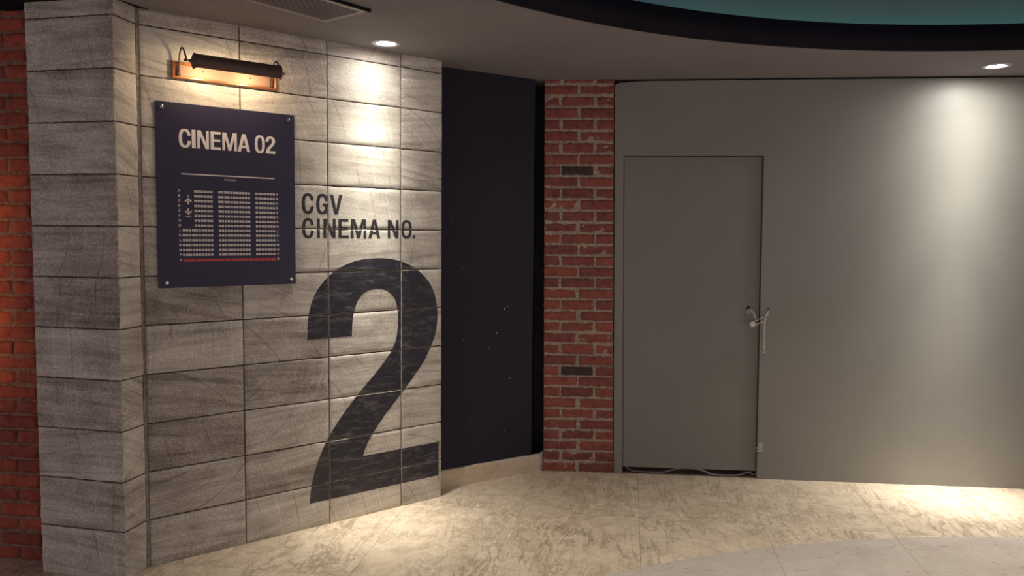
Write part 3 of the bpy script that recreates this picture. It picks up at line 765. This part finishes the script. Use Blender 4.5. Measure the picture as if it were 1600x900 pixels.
# ------------------------------------------------------------------ cinema sign
O1 = .0080
sign = thing('cinema_sign', 'dark navy cinema 02 sign board with seating plan screwed to the stone wall', 'sign', tuple(SW(.394, .004, 1.71)))
bm = bmesh.new(); bx(bm, SW, (.0655, .005, 1.2885), (.7235, O1, 2.132)); bmesh.ops.bevel(bm, geom=bm.edges[:], offset=.0006, segments=2, affect='EDGES')
link('panel', bm, M['sign'], sign)
for (u, z) in ((.0925, 2.108), (.690, 2.1045), (.6975, 1.314), (.1005, 1.313)):
    bm = bmesh.new()
    lathe(bm, SW(u, 0, z), sn, [(-.004, 0), (-.004, .006), (O1, .006), (O1, .0090), (O1 + .006, .0092), (O1 + .0085, .0084), (O1 + .0095, .006), (O1 + .0095, 0)], 20)
    s_ = link('standoff', bm, M['steel'], sign, smooth=False)
Z0, Z1 = 1.9325, 2.0165
tt = [place(c, a, b, Z0, Z1) for c, a, b in (('C', .1665, .2200), ('I', .2240, .2414), ('N', .2486, .3016), ('E', .3096, .3571), ('M', .3642, .4329), ('A', .4367, .4976), ('0', .5204, .5709), ('2', .5740, .6230))]
tag(flat_print('title_lettering', tt, SW, O1 + .0001, M['cream'], sign), label='cream words CINEMA 02')
rect = lambda a, b, c, d: [[(a, c), (b, c), (b, d), (a, d)]]
flat_print('screen_line', [rect(.1739, .6170, 1.8094, 1.8144)], SW, O1 + .0001, M['cream'], sign)
seats = [[], [], []]; reds = []
def seat(u, z, w=.0112, h=.0102):
    a, b, c, d = u, u + w, z - h / 2, z + h / 2; t = .0030
    return [[(a, c), (b, c), (b, d), (a, d)], [(a + t, c + t), (a + t, d - t), (b - t * 1.1, d - t), (b - t * 1.1, d - t - .0012), (a + t + .002, d - t - .0012), (a + t + .002, c + t + .0012), (b - t * 1.1, c + t + .0012), (b - t * 1.1, c + t)]]
for r in range(14):
    z = 1.7342 - r * .02265
    for q_, (a, b, n) in enumerate(((( .2300, .3138, 6) if r < 8 else (.1755, .3140, 10)), (.3412, .4932, 11), (.5208, .6178, 7))):
        p = (b - a + .0038) / n
        for k in range(n): seats[q_].append(seat(a + p * k, z, p - .0038))
for blk in seats: flat_print('seat_block', blk, SW, O1 + .0001, M['cream'], sign)
n = 32; p = (.6225 - .1775) / n
for k in range(n):
    w = p - (.0006 if k % 2 == 0 else .0028)
    reds.append([[(.1775 + p * k, 1.4085), (.1775 + p * k + w, 1.4085), (.1775 + p * k + w, 1.4205), (.1775 + p * k, 1.4205)]])
tag(flat_print('last_row', reds, SW, O1 + .0001, M['red_print'], sign), label='red row of seats at the bottom of the plan')
def chevron(cz, s):
    u, t = .2032, .0052
    return [[[(u - .0165, cz - s * .016), (u - .0125, cz - s * .0205), (u, cz - s * .0085), (u + .0125, cz - s * .0205), (u + .0165, cz - s * .016), (u, cz)]], [[(u - .0035, cz - s * .014), (u + .0035, cz - s * .014), (u + .0035, cz - s * .031), (u - .0035, cz - s * .031)]]]
ar = chevron(1.7035, 1) + chevron(1.6245, -1)
ar = [[c[::-1] if False else c for c in g_] for g_ in ar]
flat_print('entrance_arrows', ar, SW, O1 + .0001, M['cream'], sign)
def small_text(name, items, parent):
    bm = bmesh.new()
    for (s, u, z, h) in items:
        cu_ = bpy.data.curves.new('t', 'FONT'); cu_.body = s; cu_.size = h / .70; cu_.align_x = 'CENTER'; cu_.align_y = 'CENTER'; cu_.offset = h * .045; cu_.extrude = 0; cu_.resolution_u = 3
        to = bpy.data.objects.new('t', cu_); COL.objects.link(to)
        me = bpy.data.meshes.new_from_object(to.evaluated_get(bpy.context.evaluated_depsgraph_get()))
        k = len(bm.verts); bm.from_mesh(me); bm.verts.ensure_lookup_table()
        for v in bm.verts[k:]: v.co = SW(u + v.co.x, O1 + .0005, z + v.co.y)
        bpy.data.objects.remove(to); bpy.data.curves.remove(cu_); bpy.data.meshes.remove(me)
    return link(name, bm, M['cream'], parent)
small_text('screen_word', [('S C R E E N', .3965, 1.794, .0075)], sign)
small_text('entrance_word', [('IN', .2032, 1.711, .0068)], sign); small_text('exit_word', [('OUT', .2030, 1.6165, .0075)], sign)
for ux in (.1622, .6292): small_text('row_letters', [(ch, ux + .0002 * i, 1.7342 - i * .02265 - (.001 if i == 14 else 0), .0105) for i, ch in enumerate('ABCDEFGHJKLMNPR')], sign)

# ------------------------------------------------------------------ picture light
pl = thing('picture_light', 'copper picture light with dark bronze tubular shade above the cinema sign', 'wall light', tuple(SW(.388, .004, 2.28)))
PU0, PU1, PZ0, PZ1 = .1405, .6355, 2.2405, 2.3185
bm = bmesh.new()
bx(bm, SW, (PU0 + .004, .0015, PZ0 + .004), (PU1 - .004, .006, PZ1 - .004)); link('backplate', bm, M['plate'], pl)
bm = bmesh.new()
rp = [(0, .0015), (.001, .012), (.005, .0165), (.010, .0165), (.0135, .012), (.0145, .006), (.0145, .0015)]
rg = []
for (a, o) in rp: rg.append([bm.verts.new(SW(x, o, z)) for x, z in ((PU0 + a, PZ0 + a), (PU1 - a, PZ0 + a), (PU1 - a, PZ1 - a), (PU0 + a, PZ1 - a))])
for A, B in zip(rg, rg[1:] + [rg[0]]):
    for i in range(4): bm.faces.new((A[i], A[(i + 1) % 4], B[(i + 1) % 4], B[i]))
link('rim', bm, M['copper'], pl)
SO, SZ, SR = .140, 2.302, .034
for u in (.281, .504):
    bm = bmesh.new(); lathe(bm, SW(u, .005, 2.286), sn, [(0, .0035), (.006, .003), (.009, .0014), (.009, 0)], 12); link('screw', bm, M['bronze'], pl)
for s, ua in ((-1, .1705), (1, .6065)):
    bm = bmesh.new()
    pts = [SW(ua, .010, 2.262), SW(ua, .019, 2.285), SW(ua, .024, 2.315), SW(ua, .034, 2.350), SW(ua, .058, 2.369), SW(ua, .084, 2.362), SW(ua, .106, 2.337), SW(ua, .126, 2.312), SW(ua, .140, SZ)]
    tube(bm, smooth_path(pts, 6), .0038, 12)
    lathe(bm, SW(ua, .006, 2.262), sn, [(0, .0095), (.006, .0095), (.010, .006), (.010, 0)], 16)
    bx(bm, SW, (ua - .006, .005, PZ0 + .014), (ua + .006, .009, PZ1 - .016))
    link('arm', bm, M['bronze'], pl, smooth=False)
    bm = bmesh.new(); lathe(bm, SW(ua, SO, SZ), sd * s, [(.0, 0), (.0, .0055), (.005, .0065), (.009, .005), (.012, .0065), (.015, .005), (.017, 0)], 14); link('knob', bm, M['bronze'], pl, smooth=True)
# shade: tube open towards the wall and down, flared rims, conical end caps
U0, U1 = .2000, .5925
bm = bmesh.new(); NA = 36
a0, a1 = math.radians(-60), math.radians(178)     # 0 = away from the wall, 90 = up
def sp_(u, r, a): return SW(u, SO + r * math.cos(a), SZ + r * math.sin(a))
pr = [(U0 - .002, SR + .0025), (U0 + .001, SR + .0030), (U0 + .004, SR + .0020), (U0 + .006, SR), (U1 - .006, SR), (U1 - .004, SR + .002), (U1 - .001, SR + .003), (U1 + .002, SR + .0025), (U1 + .002, SR - .002), (U0 - .002, SR - .002)]
rg = [[bm.verts.new(sp_(u, r, a0 + (a1 - a0) * k / NA)) for k in range(NA + 1)] for u, r in pr]
for A, B in zip(rg, rg[1:] + [rg[0]]):
    for k in range(NA): bm.faces.new((A[k], A[k + 1], B[k + 1], B[k])).smooth = True
bm.faces.new([r_[0] for r_ in rg]); bm.faces.new([r_[-1] for r_ in rg][::-1])
sh = link('shade', bm, M['bronze'], pl)
for s, ue, ua in ((-1, U0, .1705), (1, U1, .6065)):
    bm = bmesh.new(); lathe(bm, SW(ue, SO, SZ), sd * s, [(0, 0), (0, SR + .001), (.003, SR), (.008, .024), (.012, .012), (.016, .008), (.024, .006), (.024, 0)], 30); link('end_cap', bm, M['bronze'], pl, smooth=True)
for u in (.29, .50):
    bm = bmesh.new(); lathe(bm, SW(u - .03, SO, SZ), sd, [(0, 0), (0, .006), (.01, .011), (.03, .013), (.052, .009), (.06, 0)], 14); link('bulb', bm, M['bulb'], pl, smooth=True)
    p_ = SW(u, SO - .012, SZ - .018)
    lo = light('bulb_light', 'POINT', tuple(p_ - pl.location), .88, (1, .77, .52), radius=.015); lo.parent = pl

# ------------------------------------------------------------------ downlights
def downlight(x, y, label, power, tint=NEUT, group='round downlights in the ceiling', aim=(0, 0, -1), prof=IES, z=H, spot=None):
    t = thing('downlight', label, 'ceiling light', (x, y, z), group)
    bm = bmesh.new()
    lathe(bm, (x, y, z), (0, 0, -1), [(-.002, .074), (.003, .075), (.006, .072), (.0075, .064), (.006, .052), (.001, .047), (-.002, .047)], 48); link('trim_ring', bm, M['trim_w'], t, smooth=True)
    bm = bmesh.new(); lathe(bm, (x, y, z), (0, 0, -1), [(.0005, .0500), (.0020, .046), (.0025, 0)], 40); link('lens', bm, M['lens'], t)
    a = light('beam', 'SPOT', (0, 0, -.006), power, tint, radius=.042, spot=spot or 176, blend=1 if spot else .05, aim=aim); a.parent = t
    if not spot: photometric(a, prof)
    return t
downlight(-.6615, 4.1508, 'glowing round downlight in the ceiling above the big painted numeral', 300)
downlight(2.736, 4.558, 'glowing round downlight in the ceiling above the plain grey wall at the right', 590, tint=(1, .975, .92), aim=(-.04, .06, -1), prof=IES_WIDE)

for x_, y_, w_ in ((.35, 2.55, 'left'), (1.75, 2.75, 'middle'), (3.1, 2.6, 'right')):  # extra lamps added above the frame to brighten the floor
    downlight(x_, y_, 'added floor fill light high in the circular ceiling recess, above the frame, %s of three' % w_, 122, group='added floor fill lights inside the ceiling recess', z=H + .90, spot=84)

# ------------------------------------------------------------------ air vent in the ceiling
vt = thing('air_vent', 'slotted metal air vent in the ceiling left of the downlight', 'air vent', (-.95, 3.40, H))
v0 = Vector((-.8759, 3.7131)); vl = Vector((-.1968 - .031, -.2973 + .0)).normalized()
vl = Vector((-.6090, -.7932)); vs_ = Vector((.7932, -.6090))
def VP(a, off, b): p_ = v0 + vl * a + vs_ * b; return Vector((p_.x, p_.y, H - off))
VLn, VWd = 1.20, .250
bm = bmesh.new()
plate(bm, VP, [[(-.016, -.012), (VLn + .016, -.012), (VLn + .016, VWd + .040), (-.016, VWd + .040)], [(0, 0), (VLn, 0), (VLn, VWd), (0, VWd)]], .0005, .006)
link('frame', bm, M['vent_frame'], vt)
bm = bmesh.new(); bx(bm, VP, (-.012, .0005, VWd + .041), (VLn, .012, VWd + .053)); link('side_gap', bm, M['ceil_dark'], vt)  # dark-coloured box put in for the shaded gap beside the frame
bm = bmesh.new(); bx(bm, VP, (0, .0003, 0), (VLn, .0007, VWd)); link('duct_opening', bm, M['black'], vt)
bm = bmesh.new(); ns = 13
for i in range(ns):
    b = VWd * (i + .5) / ns; bx(bm, VP, (.002, .0012, b - .0042), (VLn, .0040, b + .0028))
for i in range(1, 6): bx(bm, VP, (VLn * i / 6 - .001, .0008, 0), (VLn * i / 6 + .001, .0012, VWd))
link('grille', bm, M['grille'], vt)
